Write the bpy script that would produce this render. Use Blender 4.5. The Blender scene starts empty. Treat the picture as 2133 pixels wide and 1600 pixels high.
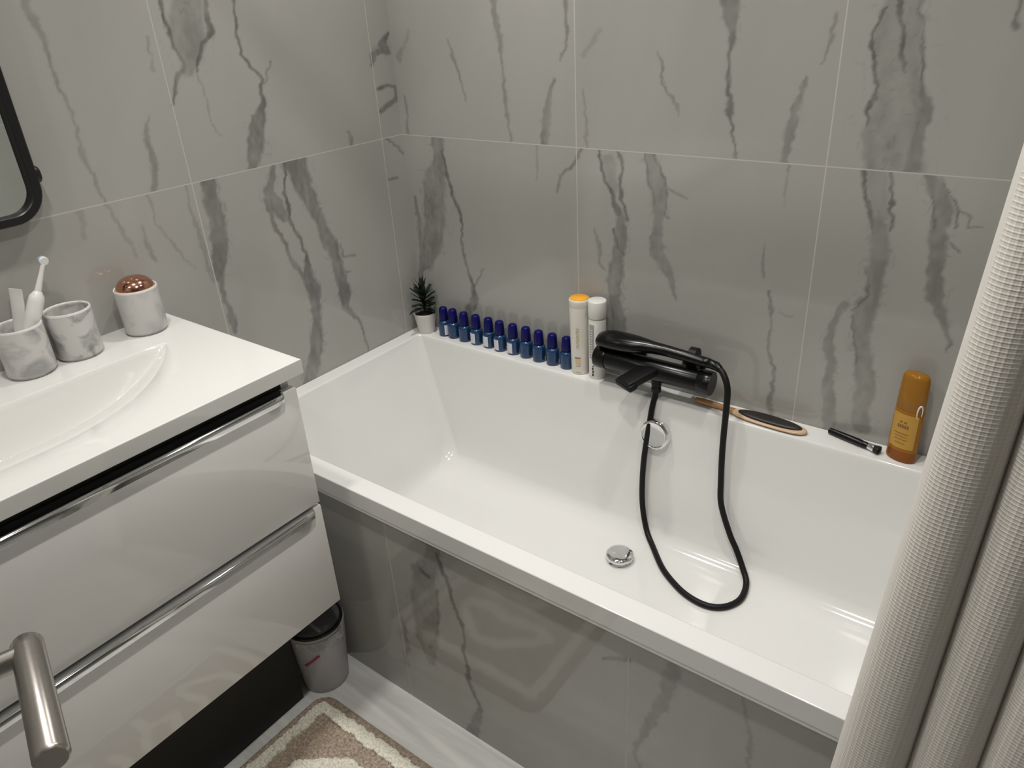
import bpy, bmesh, math, random
import numpy as np
from mathutils import Vector, Matrix, Euler
random.seed(7); np.random.seed(7)
PI = math.pi
SC = bpy.context.scene
COL = SC.collection

# ------------------------------------------------------------------ materials
def new_mat(name):
    m = bpy.data.materials.new(name); m.use_nodes = True
    nt = m.node_tree
    return m, nt, nt.nodes['Principled BSDF']

def srgb(r, g, b):
    f = lambda c: ((c/255+.055)/1.055)**2.4 if c/255 > .04045 else c/255/12.92
    return (f(r), f(g), f(b), 1)

def mat(name, col, rough=.4, metal=0, var=.06, scale=60, bump=0, coat=0, trans=0, ior=1.5, sss=0, stretch=(1, 1, 1)):
    """plain material with a fine procedural variation of tone, gloss and relief"""
    m, nt, b = new_mat(name)
    tc = nt.nodes.new('ShaderNodeTexCoord'); mp = nt.nodes.new('ShaderNodeMapping')
    mp.inputs['Scale'].default_value = stretch
    nz = nt.nodes.new('ShaderNodeTexNoise'); nz.inputs['Scale'].default_value = scale; nz.inputs['Detail'].default_value = 4
    nt.links.new(tc.outputs['Object'], mp.inputs['Vector']); nt.links.new(mp.outputs['Vector'], nz.inputs['Vector'])
    rp = nt.nodes.new('ShaderNodeMapRange')
    rp.inputs['To Min'].default_value = 1-var; rp.inputs['To Max'].default_value = 1+var
    nt.links.new(nz.outputs['Fac'], rp.inputs['Value'])
    mx = nt.nodes.new('ShaderNodeVectorMath'); mx.operation = 'SCALE'
    mx.inputs[0].default_value = col[:3]
    nt.links.new(rp.outputs['Result'], mx.inputs['Scale']); nt.links.new(mx.outputs['Vector'], b.inputs['Base Color'])
    b.inputs['Roughness'].default_value = rough; b.inputs['Metallic'].default_value = metal
    b.inputs['IOR'].default_value = ior; b.inputs['Coat Weight'].default_value = coat
    b.inputs['Transmission Weight'].default_value = trans
    if sss: b.inputs['Subsurface Weight'].default_value = sss; b.inputs['Subsurface Radius'].default_value = (.01, .01, .008)
    if bump:
        bp = nt.nodes.new('ShaderNodeBump'); bp.inputs['Strength'].default_value = bump; bp.inputs['Distance'].default_value = .002
        nt.links.new(nz.outputs['Fac'], bp.inputs['Height']); nt.links.new(bp.outputs['Normal'], b.inputs['Normal'])
    return m

def math_node(nt, op, a, b=None):
    n = nt.nodes.new('ShaderNodeMath'); n.operation = op
    for i, v in enumerate((a, b)):
        if v is None: continue
        if isinstance(v, (int, float)): n.inputs[i].default_value = v
        else: nt.links.new(v, n.inputs[i])
    return n.outputs[0]

def marble(name, lines, base=(.40, .395, .37), vein=(.115, .115, .105), rough=.09, free_veins=False, grout=(.52, .51, .465)):
    """polished grey marble tile: painted vein attribute plus clouding, and the grout joints; lines = {'X': [...], ...}"""
    m, nt, b = new_mat(name)
    L = nt.links
    tc = nt.nodes.new('ShaderNodeTexCoord'); sep = nt.nodes.new('ShaderNodeSeparateXYZ')
    L.new(tc.outputs['Object'], sep.inputs[0])
    dist = None
    for ax, vals in lines.items():
        for v in vals:
            d = math_node(nt, 'ABSOLUTE', math_node(nt, 'SUBTRACT', sep.outputs[ax], v))
            dist = d if dist is None else math_node(nt, 'MINIMUM', dist, d)
    joint = nt.nodes.new('ShaderNodeMapRange')
    joint.inputs['From Min'].default_value = .0008; joint.inputs['From Max'].default_value = .0017
    joint.inputs['To Min'].default_value = 1; joint.inputs['To Max'].default_value = 0
    L.new(dist, joint.inputs['Value'])
    cl = nt.nodes.new('ShaderNodeTexNoise'); cl.inputs['Scale'].default_value = 2.4; cl.inputs['Detail'].default_value = 6; cl.inputs['Distortion'].default_value = .8
    mp = nt.nodes.new('ShaderNodeMapping'); mp.inputs['Scale'].default_value = (1, 1, .45)
    L.new(tc.outputs['Object'], mp.inputs['Vector']); L.new(mp.outputs['Vector'], cl.inputs['Vector'])
    cr = nt.nodes.new('ShaderNodeMapRange'); cr.inputs['From Min'].default_value = .3; cr.inputs['From Max'].default_value = .7
    cr.inputs['To Min'].default_value = .92; cr.inputs['To Max'].default_value = 1.06
    L.new(cl.outputs['Fac'], cr.inputs['Value'])
    sc = nt.nodes.new('ShaderNodeVectorMath'); sc.operation = 'SCALE'; sc.inputs[0].default_value = base
    L.new(cr.outputs['Result'], sc.inputs['Scale'])
    mix = nt.nodes.new('ShaderNodeMix'); mix.data_type = 'RGBA'
    L.new(sc.outputs['Vector'], mix.inputs['A']); mix.inputs['B'].default_value = (*vein, 1)
    if free_veins:
        wv = nt.nodes.new('ShaderNodeTexNoise'); wv.inputs['Scale'].default_value = 1.7; wv.inputs['Detail'].default_value = 5; wv.inputs['Distortion'].default_value = 1.2
        L.new(mp.outputs['Vector'], wv.inputs['Vector'])
        a = math_node(nt, 'ABSOLUTE', math_node(nt, 'SUBTRACT', wv.outputs['Fac'], .5))
        r = nt.nodes.new('ShaderNodeMapRange'); r.inputs['From Min'].default_value = 0; r.inputs['From Max'].default_value = .025
        r.inputs['To Min'].default_value = .6; r.inputs['To Max'].default_value = 0
        L.new(a, r.inputs['Value']); L.new(r.outputs['Result'], mix.inputs['Factor'])
    else:
        at = nt.nodes.new('ShaderNodeAttribute'); at.attribute_name = 'vein'
        L.new(at.outputs['Fac'], mix.inputs['Factor'])
    mj = nt.nodes.new('ShaderNodeMix'); mj.data_type = 'RGBA'
    L.new(joint.outputs['Result'], mj.inputs['Factor']); L.new(mix.outputs['Result'], mj.inputs['A']); mj.inputs['B'].default_value = (*grout, 1)
    L.new(mj.outputs['Result'], b.inputs['Base Color'])
    rr = nt.nodes.new('ShaderNodeMapRange'); rr.inputs['To Min'].default_value = rough; rr.inputs['To Max'].default_value = .6
    L.new(joint.outputs['Result'], rr.inputs['Value']); L.new(rr.outputs['Result'], b.inputs['Roughness'])
    b.inputs['IOR'].default_value = 1.5
    return m

# ------------------------------------------------------------------ geometry helpers
class MB:
    def __init__(s): s.bm = bmesh.new()
    def box(s, x0, x1, y0, y1, z0, z1, bev=0, seg=2, mtx=None):
        t = bmesh.new(); bmesh.ops.create_cube(t, size=1)
        for v in t.verts: v.co = Vector(((x0+x1)/2+v.co.x*(x1-x0), (y0+y1)/2+v.co.y*(y1-y0), (z0+z1)/2+v.co.z*(z1-z0)))
        if bev: bmesh.ops.bevel(t, geom=t.edges[:], offset=bev, segments=seg, profile=.5, affect='EDGES')
        return s.add(t, mtx)
    def add(s, t, mtx=None):
        if mtx is not None: bmesh.ops.transform(t, matrix=mtx, verts=t.verts)
        me = bpy.data.meshes.new('tmp'); t.to_mesh(me); s.bm.from_mesh(me); bpy.data.meshes.remove(me); t.free()
        return s
    def rings(s, rings, cap0=True, cap1=True, mtx=None, closed=True):
        t = bmesh.new(); R = [[t.verts.new(p) for p in r] for r in rings]
        n = len(R[0])
        for a, b in zip(R, R[1:]):
            for i in range(n if closed else n-1):
                j = (i+1) % n
                t.faces.new((a[i], a[j], b[j], b[i]))
        if cap0: t.faces.new(R[0][::-1])
        if cap1: t.faces.new(R[-1])
        return s.add(t, mtx)
    def lathe(s, prof, n=40, mtx=None, cap0=True, cap1=True, sx=1, sy=1):
        return s.rings([[(r*math.cos(2*PI*i/n)*sx, r*math.sin(2*PI*i/n)*sy, z) for i in range(n)] for r, z in prof], cap0, cap1, mtx)
    def tube(s, pts, r, n=14, cap=True, mtx=None):
        pts = [Vector(p) for p in pts]; rs = r if isinstance(r, (list, tuple)) else [r]*len(pts)
        rings = []; up = None
        for i, p in enumerate(pts):
            d = (pts[min(i+1, len(pts)-1)]-pts[max(i-1, 0)]).normalized()
            if up is None:
                up = Vector((0, 0, 1)) if abs(d.z) < .9 else Vector((1, 0, 0))
            a = d.cross(up).normalized(); up = a.cross(d).normalized()
            rings.append([p+(a*math.cos(2*PI*k/n)+up*math.sin(2*PI*k/n))*rs[i] for k in range(n)])
        return s.rings(rings, cap, cap, mtx)
    def patch(s, rad, a0, a1, z0, z1, n=10, nz=4, off=.0004, mtx=None):
        """a thin curved sheet on a body of revolution whose radius at height z is rad(z)"""
        t = bmesh.new(); G = []
        for o in (off, off+.0003):
            G.append([[t.verts.new(((rad(z0+(z1-z0)*j/nz)+o)*math.cos(a0+(a1-a0)*i/n), (rad(z0+(z1-z0)*j/nz)+o)*math.sin(a0+(a1-a0)*i/n), z0+(z1-z0)*j/nz)) for i in range(n+1)] for j in range(nz+1)])
        for g in G:
            for j in range(nz):
                for i in range(n): t.faces.new((g[j][i], g[j][i+1], g[j+1][i+1], g[j+1][i]))
        def rim(pa, pb):
            for k in range(len(pa)-1): t.faces.new((pa[k], pa[k+1], pb[k+1], pb[k]))
        rim(G[0][0], G[1][0]); rim(G[0][nz], G[1][nz]); rim([r[0] for r in G[0]], [r[0] for r in G[1]]); rim([r[n] for r in G[0]], [r[n] for r in G[1]])
        return s.add(t, mtx)
    def build(s, name, m, parent=None, smooth=35, loc=None, wn=False):
        bmesh.ops.recalc_face_normals(s.bm, faces=s.bm.faces)
        me = bpy.data.meshes.new(name); s.bm.to_mesh(me); s.bm.free()
        o = finish(name, me, m, parent, smooth, loc)
        if wn:
            md = o.modifiers.new('weighted', 'WEIGHTED_NORMAL'); md.keep_sharp = True; md.weight = 80
        return o

def finish(name, me, m, parent=None, smooth=35, loc=None):
    if smooth:
        me.shade_smooth()
        if smooth < 180: me.set_sharp_from_angle(angle=math.radians(smooth))
    me.materials.append(m)
    o = bpy.data.objects.new(name, me); COL.objects.link(o)
    if loc is not None: o.location = loc
    if parent is not None: o.parent = parent
    return o

def tag(o, label=None, cat=None, group=None, kind=None):
    if label: o['label'] = label
    if cat: o['category'] = cat
    if group: o['group'] = group
    if kind: o['kind'] = kind
    return o

def thing(name, label, cat, loc=(0, 0, 0), rz=0, group=None):
    o = bpy.data.objects.new(name, None); COL.objects.link(o)
    o.location = loc; o.rotation_euler = (0, 0, rz); o.empty_display_size = .05
    return tag(o, label, cat, group)

def copy_tree(o, parent=None):
    c = o.copy(); COL.objects.link(c)
    if parent is not None: c.parent = parent
    for ch in list(o.children): copy_tree(ch, c)
    return c

def catmull(pts, k=8):
    P = [Vector(p) for p in pts]; P = [2*P[0]-P[1]]+P+[2*P[-1]-P[-2]]; out = []
    for i in range(1, len(P)-2):
        for j in range(k):
            t = j/k; a, b, c, d = P[i-1:i+3]
            out.append(.5*((2*b)+(c-a)*t+(2*a-5*b+4*c-d)*t*t+(3*b-a-3*c+d)*t**3))
    return out+[P[-2]]

def rrect(x0, x1, y0, y1, r, z, n=8):
    pts = []
    for cx, cy, a in ((x1-r, y1-r, 0), (x0+r, y1-r, PI/2), (x0+r, y0+r, PI), (x1-r, y0+r, 3*PI/2)):
        for i in range(n+1):
            t = a+PI/2*i/n; pts.append((cx+r*math.cos(t), cy+r*math.sin(t), z))
    return pts

T = Matrix.Translation
def RX(a): return Matrix.Rotation(a, 4, 'X')
def RY(a): return Matrix.Rotation(a, 4, 'Y')
def RZ(a): return Matrix.Rotation(a, 4, 'Z')

# ------------------------------------------------------------------ marble veins and one painted shade line (position across the wall, height, width in metres)
VEINS_SHADE_LEFT = [
 (0.5, [(-0.588,1.574,0.0831), (-0.608,1.502,0.088), (-0.616,1.466,0.0623), (-0.627,1.439,0.0339)]),
 (0.85, [(-0.654,1.576,0.0085), (-0.649,1.523,0.0097), (-0.641,1.46,0.011), (-0.633,1.441,0.0136), (-0.667,1.409,0.0133), (-0.677,1.376,0.0067)]),
 (0.85, [(-0.543,1.572,0.0117), (-0.549,1.506,0.0166), (-0.579,1.486,0.014), (-0.603,1.432,0.0069)]),
 (0.8, [(-0.476,1.57,0.0074), (-0.483,1.514,0.0075), (-0.482,1.459,0.0076), (-0.446,1.394,0.0094), (-0.453,1.345,0.0162), (-0.471,1.311,0.0296), (-0.491,1.27,0.0456), (-0.505,1.227,0.0431), (-0.514,1.211,0.0295)]),
 (0.6, [(-0.412,1.437,0.0054), (-0.439,1.386,0.0067)]),
 (0.4, [(-0.605,1.427,0.0046), (-0.599,1.331,0.0049), (-0.581,1.288,0.0049)]),
 (0.6, [(-0.201,1.241,0.0101), (-0.196,1.214,0.0137)]),
 (0.45, [(-0.914,1.584,0.0179), (-0.904,1.544,0.015), (-0.9,1.496,0.0102), (-0.901,1.44,0.0078), (-0.892,1.377,0.0081), (-0.897,1.306,0.0091), (-0.887,1.275,0.0085), (-0.879,1.216,0.0058)]),
 (0.5, [(-0.739,1.359,0.0052), (-0.75,1.312,0.0148), (-0.754,1.262,0.0236), (-0.767,1.223,0.015)]),
 (0.4, [(-0.7,1.506,0.0052), (-0.701,1.444,0.0063)]),
 (0.35, [(-0.788,1.188,0.0053), (-0.782,1.137,0.0065), (-0.752,1.064,0.007), (-0.723,1.015,0.0049)]),
 (0.22, [(-0.935,1.183,0.0131), (-0.941,1.141,0.0113)]),
 (0.3, [(-0.873,1.179,0.0079), (-0.856,1.118,0.0103), (-0.853,1.084,0.0074)]),
 (0.35, [(-0.821,1.133,0.0095), (-0.812,1.059,0.0098)]),
 (0.35, [(-0.696,1.184,0.007), (-0.691,1.078,0.0121), (-0.684,0.975,0.0127)]),  # shadow along the tile joint, painted in like a vein
 (0.75, [(-0.636,1.2,0.04), (-0.64,1.158,0.0443), (-0.638,1.106,0.0427), (-0.648,1.056,0.0432), (-0.661,1.006,0.0333), (-0.67,0.953,0.0156), (-0.669,0.915,0.0157), (-0.662,0.863,0.0176), (-0.662,0.831,0.0165)]),
 (0.9, [(-0.423,1.2,0.0101), (-0.435,1.13,0.0102), (-0.442,1.064,0.012), (-0.422,1.005,0.0109), (-0.41,0.954,0.0111), (-0.408,0.921,0.0113)]),
 (0.7, [(-0.457,1.206,0.0084), (-0.485,1.144,0.0337), (-0.472,1.109,0.0473), (-0.455,1.067,0.0266)]),
 (0.6, [(-0.499,1.122,0.0139), (-0.488,1.057,0.0145), (-0.471,0.999,0.0149), (-0.456,0.944,0.0153), (-0.433,0.896,0.0191)]),
 (0.75, [(-0.415,0.938,0.0127), (-0.415,0.91,0.032), (-0.419,0.892,0.0402), (-0.405,0.846,0.043), (-0.404,0.803,0.0386), (-0.408,0.761,0.0322), (-0.422,0.722,0.0426), (-0.431,0.681,0.043), (-0.454,0.645,0.0462), (-0.471,0.616,0.0411)]),
 (0.7, [(-0.392,1.204,0.083), (-0.384,1.174,0.0663), (-0.376,1.125,0.0508), (-0.359,1.075,0.0427), (-0.34,1.023,0.0343), (-0.33,0.98,0.0434), (-0.318,0.936,0.046), (-0.312,0.892,0.0347), (-0.305,0.847,0.0355), (-0.303,0.803,0.0432), (-0.31,0.769,0.029), (-0.289,0.735,0.0149), (-0.262,0.702,0.0115), (-0.257,0.658,0.0077)]),
 (0.6, [(-0.293,0.954,0.007), (-0.28,0.916,0.0071), (-0.243,0.91,0.0072)]),
 (0.6, [(-0.288,0.927,0.007), (-0.295,0.87,0.0071), (-0.275,0.863,0.0072)]),
 (0.8, [(-0.011,1.476,0.011), (-0.039,1.442,0.0253), (-0.014,1.429,0.0185), (-0.068,1.426,0.0177), (-0.077,1.397,0.0088)]),
 (0.8, [(-0.069,1.334,0.0109), (-0.036,1.341,0.0112), (-0.004,1.335,0.0115), (-0.006,1.302,0.0171), (-0.058,1.284,0.013), (-0.077,1.279,0.0128)]),
 (0.65, [(-0.051,1.196,0.0095), (-0.003,1.15,0.0099)]),
 (0.65, [(-0.076,1.089,0.0077), (-0.045,1.083,0.0079)]),
]
VEINS_BACK = [
 (0.55, [(0.372,1.54,0.0193), (0.377,1.459,0.0182), (0.386,1.388,0.0107), (0.386,1.319,0.0156), (0.4,1.218,0.0079)]),
 (0.5, [(0.209,1.456,0.0067), (0.224,1.407,0.0134), (0.255,1.306,0.0067)]),
 (0.6, [(0.579,1.532,0.0078), (0.584,1.477,0.0119), (0.579,1.433,0.0094), (0.564,1.401,0.0055)]),
 (0.6, [(0.539,1.365,0.0084), (0.524,1.308,0.0201), (0.512,1.259,0.0293), (0.509,1.209,0.0238)]),
 (0.3, [(0.072,1.478,0.0107), (0.021,1.407,0.015)]),
 (0.45, [(0.028,1.305,0.0095), (0.029,1.215,0.0116)]),
 (0.5, [(0.625,1.34,0.0053), (0.632,1.281,0.0095), (0.629,1.207,0.0083)]),
 (0.25, [(0.669,1.47,0.01), (0.622,1.41,0.0106)]),
 (0.6, [(0.818,1.418,0.0058), (0.828,1.401,0.0081), (0.832,1.356,0.0059), (0.861,1.312,0.0047), (0.869,1.29,0.0035)]),
 (0.7, [(0.974,1.516,0.0383), (0.979,1.463,0.0204), (0.984,1.409,0.0114), (0.988,1.353,0.0126), (0.985,1.307,0.0138), (0.991,1.271,0.0075), (1.006,1.212,0.0065)]),
 (0.55, [(1.144,1.366,0.0074), (1.134,1.328,0.0152), (1.129,1.286,0.0212), (1.123,1.243,0.0197), (1.115,1.21,0.0199)]),
 (0.5, [(1.183,1.484,0.007), (1.185,1.446,0.007), (1.167,1.398,0.0045)]),
 (0.5, [(1.297,1.503,0.0674), (1.296,1.452,0.079), (1.302,1.408,0.0797), (1.312,1.367,0.0785), (1.323,1.329,0.0944), (1.32,1.299,0.104), (1.315,1.264,0.1057), (1.325,1.21,0.1154)]),
 (0.9, [(1.268,1.488,0.0082), (1.257,1.453,0.0099), (1.263,1.41,0.01), (1.273,1.377,0.0101), (1.274,1.343,0.0119), (1.265,1.316,0.0104), (1.272,1.288,0.0069)]),
 (0.9, [(1.291,1.504,0.0111), (1.304,1.449,0.0128), (1.32,1.392,0.0113), (1.323,1.384,0.0048)]),
 (0.7, [(1.324,1.502,0.0108), (1.333,1.456,0.007), (1.352,1.368,0.0079), (1.361,1.326,0.024), (1.363,1.266,0.0275), (1.359,1.215,0.0332)]),
 (0.6, [(1.473,1.496,0.0083), (1.481,1.453,0.0069)]),
 (0.7, [(0.139,1.199,0.0459), (0.136,1.153,0.0408), (0.131,1.112,0.0658), (0.112,1.069,0.0883), (0.104,1.009,0.0841), (0.091,0.945,0.0878), (0.07,0.879,0.0779), (0.045,0.83,0.0588), (0.015,0.792,0.0323), (-0.001,0.755,0.0218)]),
 (0.8, [(0.149,1.165,0.0147), (0.17,1.087,0.0148), (0.18,1.036,0.0168), (0.2,0.983,0.0112), (0.201,0.909,0.0114), (0.204,0.841,0.0115), (0.23,0.781,0.0135), (0.226,0.74,0.0294), (0.205,0.691,0.034)]),
 (0.5, [(0.274,0.834,0.0075), (0.241,0.783,0.0076)]),
 (0.5, [(0.023,1.02,0.0122), (0.031,0.938,0.0186), (0.017,0.806,0.015)]),
 (0.65, [(0.6,1.175,0.0085), (0.587,1.153,0.0115), (0.556,1.13,0.0117), (0.539,1.093,0.0075)]),
 (0.4, [(0.483,1.198,0.0061), (0.476,1.114,0.0062)]),
 (0.85, [(0.671,1.194,0.0094), (0.682,1.131,0.0137), (0.708,1.093,0.019), (0.718,1.053,0.0191)]),
 (0.85, [(0.722,1.198,0.0091), (0.734,1.165,0.0092), (0.729,1.122,0.0093), (0.735,1.078,0.0108), (0.744,1.038,0.0108)]),
 (0.3, [(0.697,1.172,0.0401), (0.711,1.104,0.027)]),
 (0.62, [(0.719,1.067,0.0136), (0.725,1.039,0.03), (0.728,0.986,0.0359), (0.724,0.953,0.0365), (0.719,0.913,0.0426), (0.714,0.864,0.0463), (0.714,0.824,0.0467), (0.726,0.775,0.047), (0.728,0.72,0.0448)]),
 (0.85, [(0.709,1.007,0.0084), (0.72,0.971,0.0097), (0.74,0.949,0.0083)]),
 (0.4, [(0.655,1,0.0086), (0.669,0.925,0.0102), (0.686,0.902,0.0087)]),
 (0.55, [(0.802,1.204,0.0323), (0.815,1.171,0.0422), (0.824,1.135,0.0425), (0.829,1.092,0.0378), (0.831,1.058,0.033), (0.829,1.022,0.0307), (0.829,0.986,0.0338), (0.834,0.96,0.0352), (0.855,0.93,0.0286), (0.873,0.901,0.0155), (0.882,0.856,0.0078)]),
 (0.85, [(0.789,1.201,0.0062), (0.799,1.174,0.0075), (0.804,1.141,0.0076), (0.818,1.091,0.0076)]),
 (0.8, [(0.825,1.182,0.0073), (0.842,1.15,0.0086), (0.847,1.106,0.0074), (0.847,1.065,0.0075)]),
 (0.6, [(0.846,1.133,0.0061), (0.87,1.114,0.0073), (0.897,1.109,0.0048)]),
 (0.6, [(0.835,1.062,0.0076), (0.861,1.059,0.0075)]),
 (0.4, [(1.125,1.188,0.0059), (1.124,1.139,0.0071), (1.123,1.112,0.0041)]),
 (0.55, [(1.092,1.023,0.0042), (1.097,0.991,0.0087), (1.097,0.949,0.0044)]),
 (0.65, [(1.114,0.912,0.0088), (1.119,0.886,0.01), (1.124,0.838,0.0056), (1.13,0.795,0.0114), (1.137,0.749,0.0092), (1.142,0.702,0.0116), (1.143,0.644,0.0166)]),
 (0.4, [(1.14,0.873,0.0055), (1.172,0.862,0.0043)]),
 (0.8, [(1.271,1.196,0.008), (1.281,1.154,0.0109), (1.3,1.12,0.0126), (1.315,1.085,0.0126)]),
 (0.9, [(1.323,1.201,0.0077), (1.332,1.167,0.0078), (1.336,1.125,0.0069), (1.344,1.089,0.0053)]),
 (0.35, [(1.298,1.194,0.0438), (1.306,1.162,0.0406), (1.322,1.115,0.0266)]),
 (0.55, [(1.313,1.124,0.0142), (1.322,1.095,0.0303), (1.327,1.076,0.0358), (1.328,1.046,0.0379), (1.329,1.02,0.04), (1.326,0.99,0.0424), (1.328,0.952,0.042), (1.321,0.909,0.0496), (1.324,0.868,0.0395), (1.326,0.826,0.0333), (1.34,0.786,0.0393), (1.346,0.743,0.0398), (1.351,0.682,0.0426)]),
 (0.8, [(1.305,1.002,0.0066), (1.316,0.961,0.0084), (1.308,0.916,0.0086), (1.297,0.903,0.0059)]),
 (0.8, [(1.3,0.892,0.0078), (1.311,0.827,0.0079), (1.323,0.789,0.0049)]),
 (0.5, [(1.28,0.914,0.0215), (1.26,0.867,0.0182), (1.262,0.82,0.0246), (1.272,0.777,0.0228), (1.272,0.723,0.0233), (1.282,0.649,0.0324)]),
 (0.6, [(1.395,1.202,0.0162), (1.411,1.175,0.0372), (1.422,1.141,0.034), (1.425,1.107,0.0294), (1.429,1.071,0.0264), (1.432,1.035,0.0267), (1.434,1.006,0.0321), (1.44,0.976,0.0374), (1.455,0.944,0.0237), (1.474,0.908,0.0161), (1.487,0.876,0.0119), (1.485,0.851,0.0061)]),
 (0.9, [(1.399,1.171,0.0057), (1.409,1.135,0.0066), (1.422,1.099,0.0058)]),
 (0.8, [(1.421,1.191,0.0047), (1.44,1.157,0.0063), (1.451,1.112,0.0055)]),
 (0.7, [(1.449,1.144,0.0055), (1.469,1.132,0.0046), (1.473,1.113,0.0047), (1.494,1.113,0.003)]),
 (0.75, [(1.446,1.081,0.0057), (1.464,1.061,0.0064)]),
]
VEINS_PANEL = [
 (0.5, [(0.717,0.556,0.0437), (0.717,0.51,0.0415), (0.678,0.437,0.0681), (0.677,0.38,0.0839), (0.666,0.308,0.0839), (0.663,0.238,0.0679), (0.665,0.184,0.0426)]),
 (0.75, [(0.726,0.527,0.0141), (0.751,0.453,0.0127), (0.78,0.343,0.0116), (0.777,0.253,0.0122), (0.788,0.159,0.0126), (0.806,0.115,0.0164), (0.782,0.03,0.0386)]),
 (0.8, [(0.679,0.452,0.0236), (0.695,0.447,0.0166)]),
 (0.7, [(0.719,0.418,0.0117), (0.707,0.329,0.0123), (0.674,0.222,0.0132)]),
 (0.5, [(0.59,0.264,0.0117), (0.59,0.218,0.016), (0.581,0.114,0.0169)]),
 (0.5, [(1.13,0.468,0.0082), (1.173,0.502,0.01)]),
 (0.4, [(1.261,0.532,0.026), (1.254,0.481,0.0312), (1.242,0.418,0.0219), (1.215,0.346,0.0188), (1.197,0.285,0.0099), (1.199,0.22,0.0103)]),
 (0.4, [(1.38,0.535,0.0071), (1.397,0.479,0.0092), (1.401,0.434,0.0094), (1.398,0.38,0.0088)]),
]

def vnoise(x, y, seed):
    """smooth value noise on arrays"""
    rng = np.random.RandomState(seed); tab = rng.rand(64, 64)
    xi = np.floor(x).astype(int); yi = np.floor(y).astype(int); fx = x-xi; fy = y-yi
    fx = fx*fx*(3-2*fx); fy = fy*fy*(3-2*fy)
    g = lambda a, b: tab[a % 64, b % 64]
    return (g(xi, yi)*(1-fx)+g(xi+1, yi)*fx)*(1-fy)+(g(xi, yi+1)*(1-fx)+g(xi+1, yi+1)*fx)*fy

def fit_to_tiles(veins, joints, floor_z):
    """veins run right up to the joints they meet and stop there"""
    out = []
    for dark, pts in veins:
        zm = sum(p[1] for p in pts)/len(pts); lo, hi = -9, 9
        for g in joints:
            if g < zm: lo = max(lo, g)
            else: hi = min(hi, g)
        P = list(pts)
        for end in (0, -1):
            a, b = P[end], P[1 if end == 0 else -2]
            for lim, tol in ((lo, .03), (hi, .03), (floor_z, .09)):
                if abs(a[1]-lim) < tol and a[2] > .004:
                    dz = a[1]-b[1] or .01; s = math.copysign(.05, dz)
                    q = (a[0]+(a[0]-b[0])/dz*s, a[1]+s, a[2])
                    P = [q]+P if end == 0 else P+[q]
                    break
        out.append((dark, P, lo, hi))
    return out

def vein_field(u, v, veins, seed, joints=(), floor_z=-9):
    veins = fit_to_tiles(veins, joints, floor_z)
    wu = u+(vnoise(u*22, v*22, seed)-.5)*.012+(vnoise(u*70, v*70, seed+1)-.5)*.008+(vnoise(u*170, v*170, seed+2)-.5)*.004
    wv = v+(vnoise(u*22, v*22, seed+3)-.5)*.012+(vnoise(u*70, v*70, seed+4)-.5)*.006
    fld = np.zeros_like(u)
    tex = .45+.75*vnoise(u*38, v*16, seed+5)*.6+.4*vnoise(u*110, v*60, seed+6)
    ridge = np.clip(1-np.abs(vnoise(wu*46, wv*24, seed+7)+.5*vnoise(wu*95, wv*55, seed+8)-.75)/.055, 0, 1)
    streak = .55+.65*vnoise(wu*75, wv*13, seed+9)*vnoise(wu*30, wv*18, seed+10)*1.6
    for dark, pts, lo, hi in veins:
        best = np.zeros_like(u)
        for (x0, y0, w0), (x1, y1, w1) in zip(pts, pts[1:]):
            pad = max(w0, w1)+.03
            sel = np.where((wu > min(x0, x1)-pad) & (wu < max(x0, x1)+pad) & (wv > min(y0, y1)-pad) & (wv < max(y0, y1)+pad))[0]
            if not len(sel): continue
            dx, dy = x1-x0, y1-y0; L2 = dx*dx+dy*dy+1e-12
            t = np.clip(((wu[sel]-x0)*dx+(wv[sel]-y0)*dy)/L2, 0, 1)
            d = np.hypot(wu[sel]-x0-t*dx, wv[sel]-y0-t*dy); hw = (w0+(w1-w0)*t)/2
            soft = .0028+.18*hw
            a = np.clip((hw+soft*.6-d)/(1.6*soft), 0, 1); a = a*a*(3-2*a)
            wide = np.clip((hw-.008)/.02, 0, 1)          # broad bands: paler inside, dark rim
            core = np.clip(1.15-d/(hw+1e-6), 0, 1)
            rim = 1-wide*np.clip(core*1.6, 0, 1)*(1-np.clip(streak[sel], .5, 1.0))
            halo = np.clip(1.7-d/(hw+.004), 0, 1)*ridge[sel]*np.clip((hw-.004)/.01, 0, 1)*.75
            val = np.maximum(a*rim, np.maximum(halo, a*np.minimum(1, .62+.6*ridge[sel])*wide))
            val[(v[sel] < lo) | (v[sel] > hi)] = 0
            best[sel] = np.maximum(best[sel], val)
        fld = np.maximum(fld, best*dark*np.clip(tex, .3, 1.1))
    return np.clip(fld, 0, 1)

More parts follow.
